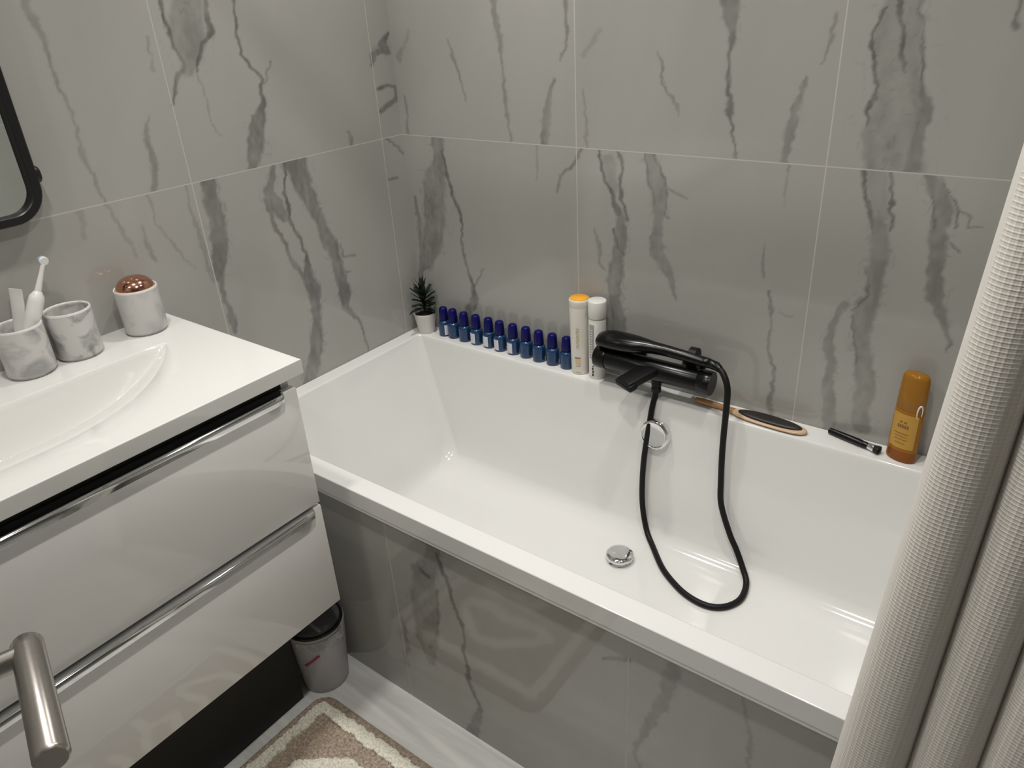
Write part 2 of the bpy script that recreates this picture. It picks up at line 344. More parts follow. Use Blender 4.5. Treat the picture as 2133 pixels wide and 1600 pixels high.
def marble_sheet(name, m, axis, const, u0, u1, v0, v1, thick, veins, seed, step=.004, joints=(), floor_z=-9):
    """a wall slab whose room-side face is a fine grid that carries the vein attribute"""
    nu = int(round((u1-u0)/step)); nv = int(round((v1-v0)/step))
    U, V = np.meshgrid(np.linspace(u0, u1, nu+1), np.linspace(v0, v1, nv+1)); U = U.ravel(); V = V.ravel()
    f = vein_field(U, V, veins, seed, joints, floor_z)
    n = len(U); co = np.zeros((n+4, 3))
    cu = np.array([u0, u1, u1, u0]); cv = np.array([v0, v0, v1, v1])
    if axis == 'x':
        co[:n] = np.stack([np.full(n, const), U, V], 1); co[n:] = np.stack([np.full(4, const-thick), cu, cv], 1)
    else:
        co[:n] = np.stack([U, np.full(n, const), V], 1); co[n:] = np.stack([cu, np.full(4, const+thick), cv], 1)
    i, j = np.meshgrid(np.arange(nu), np.arange(nv)); a = (j*(nu+1)+i).ravel()
    q = np.stack([a, a+1, a+nu+2, a+nu+1], 1)
    if axis == 'y': pass
    faces = q
    me = bpy.data.meshes.new(name)
    c = [0, nu, (nu+1)*(nv+1)-1, (nu+1)*nv]
    extra = [(n, n+3, n+2, n+1)]
    me.vertices.add(n+4); me.vertices.foreach_set('co', co.ravel())
    nf = len(faces)
    me.loops.add(4*(nf+1)); me.polygons.add(nf+1)
    li = np.concatenate([faces.ravel(), np.array(extra).ravel()])
    me.loops.foreach_set('vertex_index', li)
    me.polygons.foreach_set('loop_start', np.arange(nf+1)*4)
    me.update(calc_edges=True); me.validate()
    at = me.attributes.new('vein', 'FLOAT', 'POINT')
    at.data.foreach_set('value', np.concatenate([f, np.zeros(4)]).astype(np.float32))
    return finish(name, me, m, None, 0)

# ================================================================== the room
H = 2.42
XR = 1.82
YF = -2.30
GX = [.6017, 1.2017]; GY = [-.0808, -.6808, -1.2808, -1.8808]; GZ = [1.2033, 2.4033]
M_back = marble('grey_marble_back', {'X': GX, 'Z': GZ})
M_left = marble('grey_marble_left', {'Y': GY, 'Z': GZ})
M_panel = marble('grey_marble_panel', {'X': [.577, 1.177]}, rough=.07)
M_other = marble('grey_marble_plain', {'X': [.3, .9, 1.5], 'Y': [-.6, -1.2], 'Z': [1.2033]}, free_veins=True)
tag(marble_sheet('wall_back', M_back, 'y', 0, 0, XR, 0, H, .1, VEINS_BACK, 11, .0035, [1.2033], .604), kind='structure')
tag(marble_sheet('wall_left', M_left, 'x', 0, YF, 0, 0, H, .1, VEINS_SHADE_LEFT, 23, .0035, [1.2033], .604), kind='structure')
w = MB(); w.box(0, XR, YF-.1, YF, 0, H)
tag(w.build('wall_front', M_other, smooth=0), kind='structure')
w = MB(); w.box(XR, XR+.1, -.93, .1, 0, H); w.box(XR, XR+.1, YF-.1, -1.80, 0, H); w.box(XR, XR+.1, -1.80, -.93, 2.06, H)
tag(w.build('wall_right', M_other, smooth=0), kind='structure')
# floor: pale streaked stone-look tiles
m, nt, b = new_mat('pale_floor_tile'); Lk = nt.links
tc = nt.nodes.new('ShaderNodeTexCoord'); mp = nt.nodes.new('ShaderNodeMapping'); mp.inputs['Scale'].default_value = (.9, 9, 1); mp.inputs['Rotation'].default_value = (0, 0, .06)
nz = nt.nodes.new('ShaderNodeTexNoise'); nz.inputs['Scale'].default_value = 3; nz.inputs['Detail'].default_value = 7; nz.inputs['Distortion'].default_value = .6
Lk.new(tc.outputs['Object'], mp.inputs['Vector']); Lk.new(mp.outputs['Vector'], nz.inputs['Vector'])
rp = nt.nodes.new('ShaderNodeValToRGB'); rp.color_ramp.elements[0].position = .32; rp.color_ramp.elements[0].color = (.64, .64, .62, 1)
rp.color_ramp.elements[1].position = .62; rp.color_ramp.elements[1].color = (.86, .855, .83, 1)
Lk.new(nz.outputs['Fac'], rp.inputs['Fac']); Lk.new(rp.outputs['Color'], b.inputs['Base Color']); b.inputs['Roughness'].default_value = .32
M_floor = m
w = MB(); w.box(-.1, XR+1.3, YF-.1, .1, -.1, 0); tag(w.build('floor', M_floor, smooth=0), kind='structure')
M_ceil = mat('white_ceiling_paint', (.82, .82, .80), .8, scale=200, var=.02, bump=.05)
w = MB(); w.box(-.1, XR+1.3, YF-.1, .1, H, H+.08); tag(w.build('ceiling', M_ceil, smooth=0), kind='structure')
# hallway beyond the open doorway
M_hall = mat('hallway_paint', (.62, .60, .56), .7, scale=120, var=.03, bump=.04)
w = MB(); w.box(XR+1.2, XR+1.3, YF-.1, .1, 0, H); w.box(XR+.1, XR+1.2, YF-.1, YF, 0, H); w.box(XR+.1, XR+1.2, 0, .1, 0, H)
tag(w.build('wall_hall', M_hall, smooth=0), kind='structure')

# the open door, of which only the lever shows
steel = mat('brushed_steel', (.50, .47, .44), .28, 1, var=.08, scale=300, stretch=(1, 1, 1), bump=.02)
chrome = mat('chrome', (.78, .79, .79), .06, 1, var=.02)
M_door = mat('clear_door_glass', (.97, .985, .98), .0, scale=20, var=.01, trans=1, ior=1.45)
ld = Vector((.961, -.277, 0)).normalized(); nd = Vector((.277, .961, 0)).normalized()
a0 = Vector((1.0347, -1.497, 1.110))+ld*.0165       # lever axis, pivot end to free end
org = a0-nd*.088
door = thing('door_1', None, None); door['kind'] = 'structure'
mt = Matrix((( ld.x, nd.x, 0, org.x), (ld.y, nd.y, 0, org.y), (0, 0, 1, 0), (0, 0, 0, 1)))
w = MB(); w.box(-.075, .725, -.010, 0, .008, 2.03, mtx=mt); w.build('door_leaf', M_door, door, 0)
w = MB()
prof = [(-.0112, .0), (0, .0)]
n = 26; ax = [a0+ld*t for t in (-.0125, -.0118, -.010, 0, .1135, .1155, .117)]
rr = [.0095, .0108, .0115, .0115, .0115, .0108, .0095]
w.tube(ax, rr, n=28)
w.tube([a0-nd*.086, a0-nd*.03, a0], .0092, n=24)
w.tube([org, org+nd*.007, org+nd*.008], [.026, .026, .0245], n=32)
tag(w.build('door_handle', steel, door, 40), 'brushed steel door lever')

def rebase(root, loc):
    """move a thing's empty to its base while its parts stay where they were modelled"""
    root.location = loc
    for ch in root.children:
        if ch.type == 'MESH': ch.data.transform(T(-Vector(loc)))
        for g in ch.children: g.data.transform(T(-Vector(loc)))
rebase(door, (org.x+ld.x*.725, org.y+ld.y*.725, 0))

# ================================================================== bathtub
ZR = .6038
acryl = mat('white_acrylic', (.80, .80, .785), .10, scale=8, var=.012, coat=.3)
tub = thing('bathtub', 'white rectangular built-in bathtub along the back wall', 'bathtub')
B = .7744
L = [rrect(.001, 1.819, -B, -.001, .004, .5626), rrect(.001, 1.819, -B, -.001, .004, .6005),
     rrect(.0035, 1.8165, -B+.0025, -.0035, .004, ZR),
     rrect(.043, 1.752, -.7300, -.0690, .014, ZR), rrect(.046, 1.749, -.7272, -.0712, .014, .6026),
     rrect(.049, 1.746, -.7245, -.0735, .014, .5985), rrect(.0505, 1.744, -.7235, -.0745, .014, .590),
     rrect(.100, 1.690, -.695, -.092, .020, .45), rrect(.150, 1.635, -.668, -.108, .028, .32),
     rrect(.165, 1.618, -.659, -.117, .034, .275), rrect(.176, 1.605, -.650, -.128, .040, .247),
     rrect(.186, 1.592, -.640, -.142, .046, .230), rrect(.197, 1.578, -.625, -.160, .052, .219),
     rrect(.212, 1.560, -.607, -.182, .060, .2135), rrect(.230, 1.540, -.590, -.200, .065, .212),
     rrect(.45, 1.32, -.50, -.30, .08, .2100), rrect(.70, 1.08, -.42, -.38, .015, .2085)]
w = MB(); w.rings(L, cap0=False, cap1=True); w.build('tub_shell', acryl, tub, 60, wn=True)
# skirt lip that meets the panel
w = MB(); w.box(.001, 1.819, -B+.001, -B+.010, .553, .5626); w.build('rim_lip', acryl, tub)
# overflow on the long inner wall
w = MB(); mo = T((.889, -.0895, .512)) @ RX(PI/2-.15)
w.lathe([(.0, -.012), (.041, -.012), (.041, .010), (.039, .0135), (.035, .0145), (.033, .0130), (.030, .0120), (.0, .0120)], 48, mo, cap0=False, cap1=False)
tag(w.build('overflow_cover', chrome, tub, 50), 'round chrome overflow cover')
w = MB(); md = T((.880, -.258, .2098))
w.lathe([(0, .0), (.033, .0), (.034, .003), (.024, .0045), (.022, .006), (.022, .012), (.0355, .013), (.0365, .015), (.0362, .0195), (.034, .0225), (.026, .0245), (.0, .0252)], 48, md, cap0=False, cap1=False)
tag(w.build('drain_plug', chrome, tub, 50), 'round chrome drain plug')

pn = marble_sheet('front_panel', M_panel, 'y', -.762, .002, 1.818, .0, .553, -.012, VEINS_PANEL, 37, .0035, (), .0)
# the room-side face is the fine grid, so the slab's body lies behind it
for v in pn.data.vertices[-4:]: v.co.y = -.748
pn.parent = tub
tag(pn, 'glossy grey marble front panel')

# ================================================================== washbasin cabinet
gloss = mat('white_gloss_lacquer', (.84, .83, .81), .07, scale=14, var=.012, coat=.4)
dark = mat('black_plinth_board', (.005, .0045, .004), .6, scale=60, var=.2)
cer = mat('white_ceramic', (.80, .795, .775), .07, scale=10, var=.012, coat=.3)
VX, VY0, VY1 = .4819, -.8196, -1.72
VT, VG, VB = .9361, .905, .3212
DY = -.838
ZSH = .601
cab = thing('vanity_cabinet', 'white gloss two-drawer cabinet under the washbasin', 'cabinet', (0, 0, 0))
carc = mat('white_cabinet_board', (.70, .695, .68), .3, scale=30, var=.02)
w = MB()
for y0 in (VY1+.012, DY-.020): w.box(.002, .452, y0, y0+.018, VB+.004, VG)
w.box(.002, .452, VY1+.030, DY-.020, VB+.004, VB+.022); w.box(.002, .012, VY1+.030, DY-.020, VB+.022, VG-.10)
w.build('cabinet_body', carc, cab)
w = MB(); w.box(.440, .4525, VY1+.030, DY-.020, .864, VG); w.box(.440, .4525, VY1+.030, DY-.020, ZSH-.04, ZSH+.04)  # black boards added so the drawer gaps look deeply shaded
tag(w.build('gap_shade_strip', dark, cab), 'black strip standing in for shade in the drawer gaps')
w = MB(); w.box(.004, .352, VY1+.03, -.920, .0, VB+.004); tag(w.build('plinth', dark, cab), 'black recessed plinth')
ZS = .601
def drawer(z0, z1, zt, hs):
    d = MB(); d.box(.4535, .4735, VY1+.010, DY, z0, z1, bev=.0012)
    o = d.build('drawer', gloss, cab, 30)
    # chrome edge pull: leaves the top of the front, rolls over and turns down
    h = MB(); prof = []
    for k in range(9):
        t = PI/2*k/8
        prof.append((.4805+.0085*math.sin(t), zt-.0085+.0085*math.cos(t)))
    outer = [(.456, zt)]+prof+[(.4890, zt-.0155)]
    inner = [(.4868, zt-.0155)]+[(x-.0022*((x-.4805)/.0085), z-.0022*(1-(x-.4805)/.0085)*.9) for x, z in prof[::-1]]+[(.456, zt-.0022)]
    ring = outer+inner
    ys = [hs-.028, hs-.010, hs-.003, hs]
    fs = [1, .93, .72, .35]
    R = []
    for y, f in [(VY1+.04, .35), (VY1+.043, .72), (VY1+.05, .93), (VY1+.07, 1)]+list(zip(ys, fs)):
        R.append([(.456+(x-.456)*f, y, zt+(z-zt)*f) for x, z in ring])
    h.rings(R)
    tag(h.build('drawer_handle', chrome, o, 40), 'chrome edge handle')
    return o
drawer(ZS+.002, .8795, .8825, -.868)
drawer(VB+.004, ZS-.007, ZS-.0042, -.856)
rebase(cab, (.24, -1.27, 0))

# ceramic top with the sunken bowl
bas = thing('washbasin', 'white ceramic washbasin top with a sunken wedge bowl', 'washbasin')
CY = -1.27
def top_z(x, y):
    u = abs(y-CY)/.352
    if u >= 1: return VT
    D = .098*(1-u**2.7)
    xb = .158
    xv = xb+.012+.012*(1-u*u)
    xf = xv+.265*max(0, 1-u**2.4)**.75+.004
    if x <= xb or x >= xf: return VT
    if x < xv:
        t = (x-xb)/(xv-xb); t = t*t*(3-2*t); return VT-D*t
    t = (x-xv)/(xf-xv)
    return VT-D*(1-t)**1.9
xs = sorted(set([0.0, .004]+[round(.004+.474*i/260, 5) for i in range(261)]+[.4795]))
ys = [VY0-.0025-(VY0-.0025-(VY1+.0025))*i/340 for i in range(341)]
t = bmesh.new()
G = [[t.verts.new((x, y, top_z(x, y))) for y in ys] for x in xs]
for i in range(len(xs)-1):
    for j in range(len(ys)-1): t.faces.new((G[i][j], G[i][j+1], G[i+1][j+1], G[i+1][j]))
# rounded arris and sides
bd = [G[-1][j] for j in range(len(ys))]
ring0 = [G[i][0] for i in range(len(xs))]+[G[-1][j] for j in range(1, len(ys))]+[G[i][-1] for i in range(len(xs)-2, -1, -1)]
def off(v, d, z):
    x = v.co.x+(d if v.co.x > .479 else 0); y = v.co.y+(d if v.co.y > VY0-.003 else (-d if v.co.y < VY1+.003 else 0))
    return t.verts.new((x, y, z))
prev = ring0
for d, z in ((.0018, VT-.0007), (.0024, VT-.0025), (.0024, VG+.0015), (.0012, VG), (-.02, VG)):
    cur = [off(v, d, z) for v in ring0]
    for k in range(len(cur)-1): t.faces.new((prev[k], prev[k+1], cur[k+1], cur[k]))
    prev = cur
w = MB(); w.add(t); w.build('basin_top', cer, bas, 40, wn=True)
w = MB(); w.lathe([(.006, -.003), (.006, .0016), (.0085, .0030), (.0115, .0026), (.0125, .0010), (.0125, -.003)], 32, T((.1745, -1.262, .846)) @ RY(.9), cap0=True, cap1=False)
tag(w.build('overflow_ring', chrome, bas, 50), 'small chrome overflow ring')
rebase(bas, (.24, -1.27, VG))

# ================================================================== mirror
blackmetal = mat('black_metal', (.008, .008, .009), .35, 0, var=.1, scale=80)
mg, nt, b = new_mat('mirror_glass'); b.inputs['Metallic'].default_value = 1; b.inputs['Roughness'].default_value = .02
nz = nt.nodes.new('ShaderNodeTexNoise'); nz.inputs['Scale'].default_value = 4
rp = nt.nodes.new('ShaderNodeMapRange'); rp.inputs['To Min'].default_value = .015; rp.inputs['To Max'].default_value = .03
nt.links.new(nz.outputs['Fac'], rp.inputs['Value']); nt.links.new(rp.outputs['Result'], b.inputs['Roughness'])
b.inputs['Base Color'].default_value = (.80, .84, .83, 1)
mir = thing('wall_mirror', 'black framed wall mirror with rounded corners above the washbasin', 'mirror')
MY0, MY1, MZ0, MZ1 = -1.54, -1.000, 1.206, 1.98
def yz(pts, x): return [(x, p[0], p[1]) for p in pts]
o_ = rrect(MY0, MY1, MZ0, MZ1, .062, 0, 10); i_ = rrect(MY0+.017, MY1-.017, MZ0+.017, MZ1-.017, .046, 0, 10)
w = MB(); R = [yz(o_, .004), yz(o_, .029), yz(rrect(MY0+.002, MY1-.002, MZ0+.002, MZ1-.002, .060, 0, 10), .031), yz(rrect(MY0+.015, MY1-.015, MZ0+.015, MZ1-.015, .048, 0, 10), .031), yz(i_, .029), yz(i_, .004)]
w.rings(R, cap0=False, cap1=False); w.build('mirror_frame', blackmetal, mir, 40)
w = MB(); w.rings([yz(rrect(MY0+.0165, MY1-.0165, MZ0+.0165, MZ1-.0165, .046, 0, 10), x) for x in (.010, .016)]); w.build('mirror_glass', mg, mir, 30)
w = MB(); w.lathe([(.0, 0), (.0125, 0), (.0125, .006), (.010, .009), (0, .010)], 24, T((.018, MY1, 1.288)) @ RX(-PI/2), cap0=False, cap1=False, sx=.8, sy=1.25); w.build('side_button', blackmetal, mir, 50)
rebase(mir, (.004, -1.27, MZ0))

# ================================================================== cups, toothbrush, toothpaste
def stone_mat(name, seed, dark=1.0):
    m, nt, b = new_mat(name); Lk = nt.links
    tc = nt.nodes.new('ShaderNodeTexCoord'); mp = nt.nodes.new('ShaderNodeMapping'); mp.inputs['Location'].default_value = (seed, seed*.7, seed*1.3)
    nz = nt.nodes.new('ShaderNodeTexNoise'); nz.inputs['Scale'].default_value = 22; nz.inputs['Detail'].default_value = 7; nz.inputs['Distortion'].default_value = 1.1
    Lk.new(tc.outputs['Object'], mp.inputs['Vector']); Lk.new(mp.outputs['Vector'], nz.inputs['Vector'])
    rp = nt.nodes.new('ShaderNodeValToRGB'); e = rp.color_ramp.elements
    e[0].position = .50; e[0].color = (.60, .59, .57, 1); e[1].position = .74; e[1].color = (.60-.42*dark, .60-.42*dark, .61-.41*dark, 1)
    Lk.new(nz.outputs['Fac'], rp.inputs['Fac']); Lk.new(rp.outputs['Color'], b.inputs['Base Color']); b.inputs['Roughness'].default_value = .3
    return m
rimw = mat('white_rim_glaze', (.78, .77, .74), .25, scale=40, var=.02)
def cup(name, label, cat, x, y, seed, dark):
    r = thing(name, label, cat, (x, y, VT))
    w = MB(); w.lathe([(0, .0), (.038, .0), (.0395, .0012), (.0395, .004), (.0425, .0055), (.0432, .008), (.0432, .096), (.0425, .0985), (.041, .099), (.0395, .0980), (.0390, .095), (.0385, .010), (.036, .007), (0, .007)], 56, cap0=False, cap1=False)
    w.build('cup_body', stone_mat(name+'_stone', seed, dark), r, 50)
    w = MB(); w.lathe([(.0433, .0955), (.0434, .0985), (.0422, .1002), (.0402, .1000), (.0393, .0985), (.0393, .0955)], 56, cap0=False, cap1=False); tag(w.build('cup_rim', rimw, r, 60), 'white rim')
    return r
cup('tumbler', 'marbled white tumbler holding the electric toothbrush', 'cup', .060, -1.134, 1.3, .75)
cup('tumbler', 'empty marbled tumbler with dark grey veins, middle one on the washbasin', 'cup', .058, -1.040, 4.1, 1.1)
jar = cup('soap_jar', 'pale marbled jar with a copper domed lid', 'jar', .060, -.898, 8.9, .35)
copper = mat('rose_copper', (.72, .36, .25), .13, 1, var=.05)
w = MB(); w.lathe([(.0, .085), (.0385, .085), (.0388, .099), (.0375, .103), (.035, .108), (.031, .1135), (.0255, .118), (.018, .1213), (.009, .1230), (0, .1235)], 48, cap0=False, cap1=False)
tag(w.build('lid', copper, jar, 50), 'copper domed lid')
plastic = mat('white_plastic', (.78, .77, .75), .3, scale=40, var=.02)
greyp = mat('grey_rubber', (.30, .31, .33), .5, scale=60, var=.06)
blueb = mat('blue_bristle', (.35, .50, .66), .6, scale=200, var=.1)
p0 = Vector((.066, -1.154, VT+.0095)); p1 = p0+Vector((.000, .070, .134)); d = (p1-p0).normalized()
tb = thing('electric_toothbrush', 'white electric toothbrush leaning in the left tumbler', 'toothbrush', p0)
q = d.to_track_quat('Z', 'Y').to_matrix().to_4x4()
w = MB(); w.lathe([(0, 0), (.0115, 0), (.0130, .004), (.0135, .03), (.0138, .09), (.0140, .140), (.0128, .150), (.0085, .157), (.0065, .160), (0, .160)], 32, q, cap0=False, cap1=False); w.build('handle', plastic, tb, 50)
w = MB(); w.lathe([(0, .158), (.0062, .158), (.0058, .168), (.0046, .187), (.0040, .200), (.0042, .212), (0, .214)], 24, q, cap0=False, cap1=False); bn = w.build('brush_neck', plastic, tb, 50)
hd = q @ T((0, 0, .219)) @ RY(PI/2-.12)
w = MB(); w.lathe([(0, -.004), (.0075, -.004), (.0085, -.002), (.0085, .002), (.0075, .003), (0, .003)], 28, hd, cap0=False, cap1=False); w.build('brush_head', plastic, tb, 50)
w = MB()
for rr_, nn in ((.0068, 20), (.0042, 12), (.0018, 6)):
    for k in range(nn):
        w.lathe([(.0011, .002), (.0010, .0095), (.0005, .0100)], 6, hd @ T((rr_*math.cos(2*PI*k/nn), rr_*math.sin(2*PI*k/nn), 0)))
tag(w.build('bristles', blueb, tb, 0), 'pale blue bristle ring')
w = MB()
for z in (.095, .070): w.lathe([(0, -.0136), (.0042, -.0136), (.0042, -.0150), (.003, -.0158), (0, -.0158)], 18, q @ T((0, 0, z)) @ RX(PI/2) @ T((0, 0, .0)) @ Matrix.Scale(-1, 4, (0, 0, 1)), cap0=False, cap1=False)
tag(w.build('power_button', greyp, tb, 50), 'grey power buttons')
pt = thing('toothpaste_tube', 'white toothpaste tube standing crimp-up behind the toothbrush', 'toothpaste', (.042, -1.132, VT+.0075))
P0 = Vector((.0, -.004, .0)); P1 = Vector((.000, .024, .152)); dd = (P1-P0).normalized(); qq = T(P0) @ dd.to_track_quat('Z', 'Y').to_matrix().to_4x4() @ RZ(.35)
w = MB(); R = []
for z, a, bb in ((.020, .010, .010), (.024, .0125, .0125), (.040, .0140, .0125), (.09, .0155, .009), (.130, .0165, .004), (.143, .0168, .0013), (.156, .0168, .0011)):
    R.append([(a*math.cos(2*PI*i/36), bb*math.sin(2*PI*i/36), z) for i in range(36)])
w.rings(R, mtx=qq); w.build('tube_body', plastic, pt, 50)
w = MB(); w.lathe([(.0085, 0), (.0090, .001), (.0095, .019), (.0088, .020)], 28, qq); w.build('tube_cap', plastic, pt, 40)

# ================================================================== bath mixer and hand shower
bgl = mat('gloss_black', (.0035, .0038, .0042), .22, 0, var=.1, scale=30, ior=1.36)
bst = mat('satin_black', (.005, .005, .0055), .45, 0, var=.1, scale=60, ior=1.33)
MYc, MZc = -.067, .684
mix = thing('bath_mixer', 'black wall-mounted bath mixer bar above the tub rim', 'faucet')
w = MB(); mx_ = T((.700, MYc, MZc)) @ RY(PI/2)
w.lathe([(.028, .03), (.0285, .032), (.0285, .29), (.028, .292)], 48, mx_); w.build('mixer_body', bgl, mix, 50)
for x0, x1 in ((.700, .7335), (.9885, 1.022)):
    w = MB(); w.lathe([(0, 0), (.0285, 0), (.0305, .002), (.0308, .030), (.030, .0335), (0, .0335)], 48, T((x0, MYc, MZc)) @ RY(PI/2), cap0=False, cap1=False); w.build('control_knob', bgl, mix, 50)
for x in (.780, .945):
    w = MB(); w.lathe([(0, 0), (.031, 0), (.031, .006), (.029, .008), (.016, .009), (.016, .045), (0, .045)], 36, T((x, -.0005, MZc)) @ RX(PI/2), cap0=False, cap1=False); w.build('wall_mount', bgl, mix, 50)
ms = T((.868, -.080, .694)) @ RZ(-.42) @ RX(.20)
w = MB(); w.box(-.026, .026, -.094, .0, -.011, .010, bev=.005, seg=3, mtx=ms); w.box(-.031, .031, -.097, -.070, -.0135, .004, bev=.006, seg=3, mtx=ms)
tag(w.build('spout', bst, mix, 40), 'flat satin black spout')
w = MB(); w.lathe([(.0125, 0), (.0125, .012), (.0105, .014), (.0105, .018), (.013, .019), (.013, .034), (0, .034)], 20, T((.875, -.068, .624)), cap0=True, cap1=False); w.build('hose_outlet', bst, mix, 30)
w = MB(); w.box(.948, .974, -.058, -.030, .700, .742, bev=.004); w.lathe([(.0205, 0), (.0215, .001), (.0215, .020), (.0205, .021)], 32, T((.953, -.050, .7385)) @ RY(PI/2)); w.build('shower_cradle', bst, mix, 40)
rebase(mix, (.861, -.0005, MZc))

hs = thing('hand_shower', 'black hand shower lying on the mixer with a long looped hose', 'shower')
# body: broad flat head that narrows into the handle, lofted along x
R = []
for x, ry_, rz_, z in ((.7015, .004, .004, .727), (.703, .016, .012, .728), (.709, .025, .018, .730), (.722, .032, .0215, .7325), (.745, .035, .0235, .7345), (.785, .034, .0235, .7355), (.815, .030, .0220, .7365), (.840, .023, .0185, .7385), (.862, .0175, .0155, .7395),
                        (.90, .0150, .0140, .7395), (.95, .0140, .0132, .7390), (.995, .0132, .0125, .7375), (1.012, .0125, .0120, .7365), (1.014, .0105, .0102, .7362)):
    R.append([(x, -.066+ry_*math.cos(2*PI*i/32)*(1), z+.004*(1-max(0, min(1, (x-.90)/.1)))+rz_*math.sin(2*PI*i/32)) for i in range(32)])
w = MB(); w.rings(R); w.build('shower_handle', bgl, hs, 60)
hose = [(.875, -.068, .626), (.874, -.071, .610), (.871, -.080, .579), (.871, -.098, .516), (.868, -.110, .447), (.868, -.117, .374), (.875, -.126, .302), (.899, -.146, .243), (.936, -.178, .2215), (.992, -.235, .2185), (1.042, -.269, .2175), (1.083, -.288, .2175), (1.124, -.295, .2175), (1.157, -.288, .2175), (1.183, -.264, .2175), (1.197, -.226, .2185), (1.190, -.178, .2255), (1.169, -.154, .247), (1.145, -.138, .278), (1.120, -.130, .316), (1.089, -.120, .386), (1.081, -.114, .452), (1.075, -.106, .544), (1.073, -.098, .648), (1.069, -.091, .696), (1.052, -.079, .724), (1.030, -.068, .7345), (1.012, -.066, .7362)]
w = MB(); w.tube(catmull(hose, 8), .0076, n=16); w.build('shower_hose', bst, hs, 180)
w = MB(); w.tube([(1.010, -.066, .7362), (1.014, -.0662, .7362), (1.030, -.068, .7345), (1.040, -.072, .7305)], [.0105, .0115, .0110, .0090], n=20); w.build('hose_nut', bgl, hs, 40)
rebase(hs, (.86, -.066, .713))

# ================================================================== row of blue bottles on the back rim
bluebody = mat('deep_blue_gloss_plastic', (.006, .040, .125), .14, scale=50, var=.18, coat=.4)
bluecap = mat('navy_cap_plastic', (.002, .003, .095), .42, scale=50, var=.08, ior=1.3)
paper = mat('pale_label_paper', (.66, .68, .74), .5, scale=400, var=.10, stretch=(1, 1, 3))
def blue_bottle(labelled):
    r = thing('travel_bottle', '', 'bottle')
    w = MB(); w.lathe([(0, .0), (.0165, 0), (.0188, .0012), (.0195, .004), (.0195, .040), (.0188, .0445), (.0165, .048), (.0135, .0502), (.0115, .051), (.0115, .054), (0, .054)], 36, cap0=False, cap1=False)
    w.build('bottle_body', bluebody, r, 50)
    w = MB(); w.lathe([(.0, .0525), (.0140, .0525), (.0146, .0535), (.0140, .074), (.0128, .0862), (.0118, .0900), (.0095, .0925), (.005, .0938), (0, .094)], 30, cap0=False, cap1=False)
    w.build('cap', bluecap, r, 50)
    if labelled:
        w = MB(); w.patch(lambda z: .0195, -PI/2-.62, -PI/2+.42, .0065, .0385, 10, 2)
        tag(w.build('paper_label', paper, r, 60), 'pale rectangular paper label')
    return r
# (x, labelled, label, turn)
bl = [(.124, True, 'blue travel bottle right beside the plant pot, sliver of pale label showing', 1.3),
      (.161, False, 'second blue travel bottle from the plant pot, no label showing', 0),
      (.208, False, 'third blue travel bottle from the plant pot, left of the first full white label', .4),
      (.254, True, 'fourth blue travel bottle from the plant pot, leftmost with full white label', -.05),
      (.302, True, 'fifth blue travel bottle from the plant pot, second of four with full white labels', .0),
      (.346, True, 'sixth blue travel bottle from the plant pot, third of four with full white labels', -.06),
      (.394, True, 'seventh blue travel bottle from the plant pot, rightmost with full white label', -.02),
      (.440, False, 'plain blue travel bottle just right of the last labelled one', .9),
      (.487, False, 'third blue travel bottle left of the yellow-capped tube', 1.7),
      (.533, False, 'second blue travel bottle left of the yellow-capped tube', 2.4),
      (.580, False, 'blue travel bottle half hidden behind the yellow-capped tube', 3.0)]
protos = {}
for k, (x, lab, text, turn) in enumerate(bl):
    if lab not in protos: protos[lab] = o = blue_bottle(lab)
    else: o = copy_tree(protos[lab])
    o.location = (x, -.0335+.0015*math.sin(k*2.1), ZR); o.rotation_euler = (0, 0, turn)
    o['label'] = text; o['category'] = 'bottle'; o['group'] = 'blue travel bottles on the back rim'

# ================================================================== tall tube with yellow cap, white bottle
cream = mat('cream_plastic', (.74, .70, .64), .28, scale=30, var=.03, sss=.05)
yellow = mat('orange_yellow_cap', (.90, .42, .03), .3, scale=40, var=.05)
ink = mat('brown_ink', (.10, .075, .05), .5, scale=200, var=.15)
olive = mat('olive_ink', (.50, .46, .27), .5, scale=200, var=.1)
peach = mat('peach_print', (.72, .50, .31), .45, scale=100, var=.05)
greyprint = mat('grey_print', (.34, .34, .33), .45, scale=300, var=.25)
blackink = mat('black_ink', (.02, .02, .02), .5, scale=200, var=.1)
def tube_rad(z): return .0240+.0040*(z/.20)
x, y = .626, -.0355
s = thing('shampoo_tube', 'tall cream tube with an orange yellow cap beside the white bottle', 'tube', (x, y, ZR), RZ(0).to_euler().z)
w = MB(); w.lathe([(0, 0), (.0225, 0), (.0238, .0015)]+[(tube_rad(z), z) for z in (.006, .05, .1, .15, .195)]+[(.0276, .198), (0, .198)], 48, cap0=False, cap1=False); w.build('tube_body', cream, s, 50)
w = MB(); w.lathe([(0, .197), (.0276, .197), (.0282, .1985), (.0284, .213), (.0278, .2165), (.0260, .2180)], 48, cap0=False, cap1=True); w.build('cap_ring', cream, s, 50)
w = MB(); w.lathe([(.0, .2165), (.0252, .2165), (.0252, .2195), (.024, .2208), (.0, .2212)], 48, cap0=False, cap1=False); tag(w.build('cap_top', yellow, s, 50), 'orange yellow cap top')
fa = math.atan2(-.90, .30)              # towards the room
def P_(o, name, m, ca, ha, z0, z1, rad, sub=None):
    w = MB(); w.patch(rad, ca-ha, ca+ha, z0, z1, 8, 3); return w.build(name, m, o, 60)
def bars(o, name, m, ca, items, rad):
    w = MB()
    for da, ha, z0, z1 in items: w.patch(rad, ca+da-ha, ca+da+ha, z0, z1, 3, 1)
    return w.build(name, m, o, 60)
rng = random.Random(4)
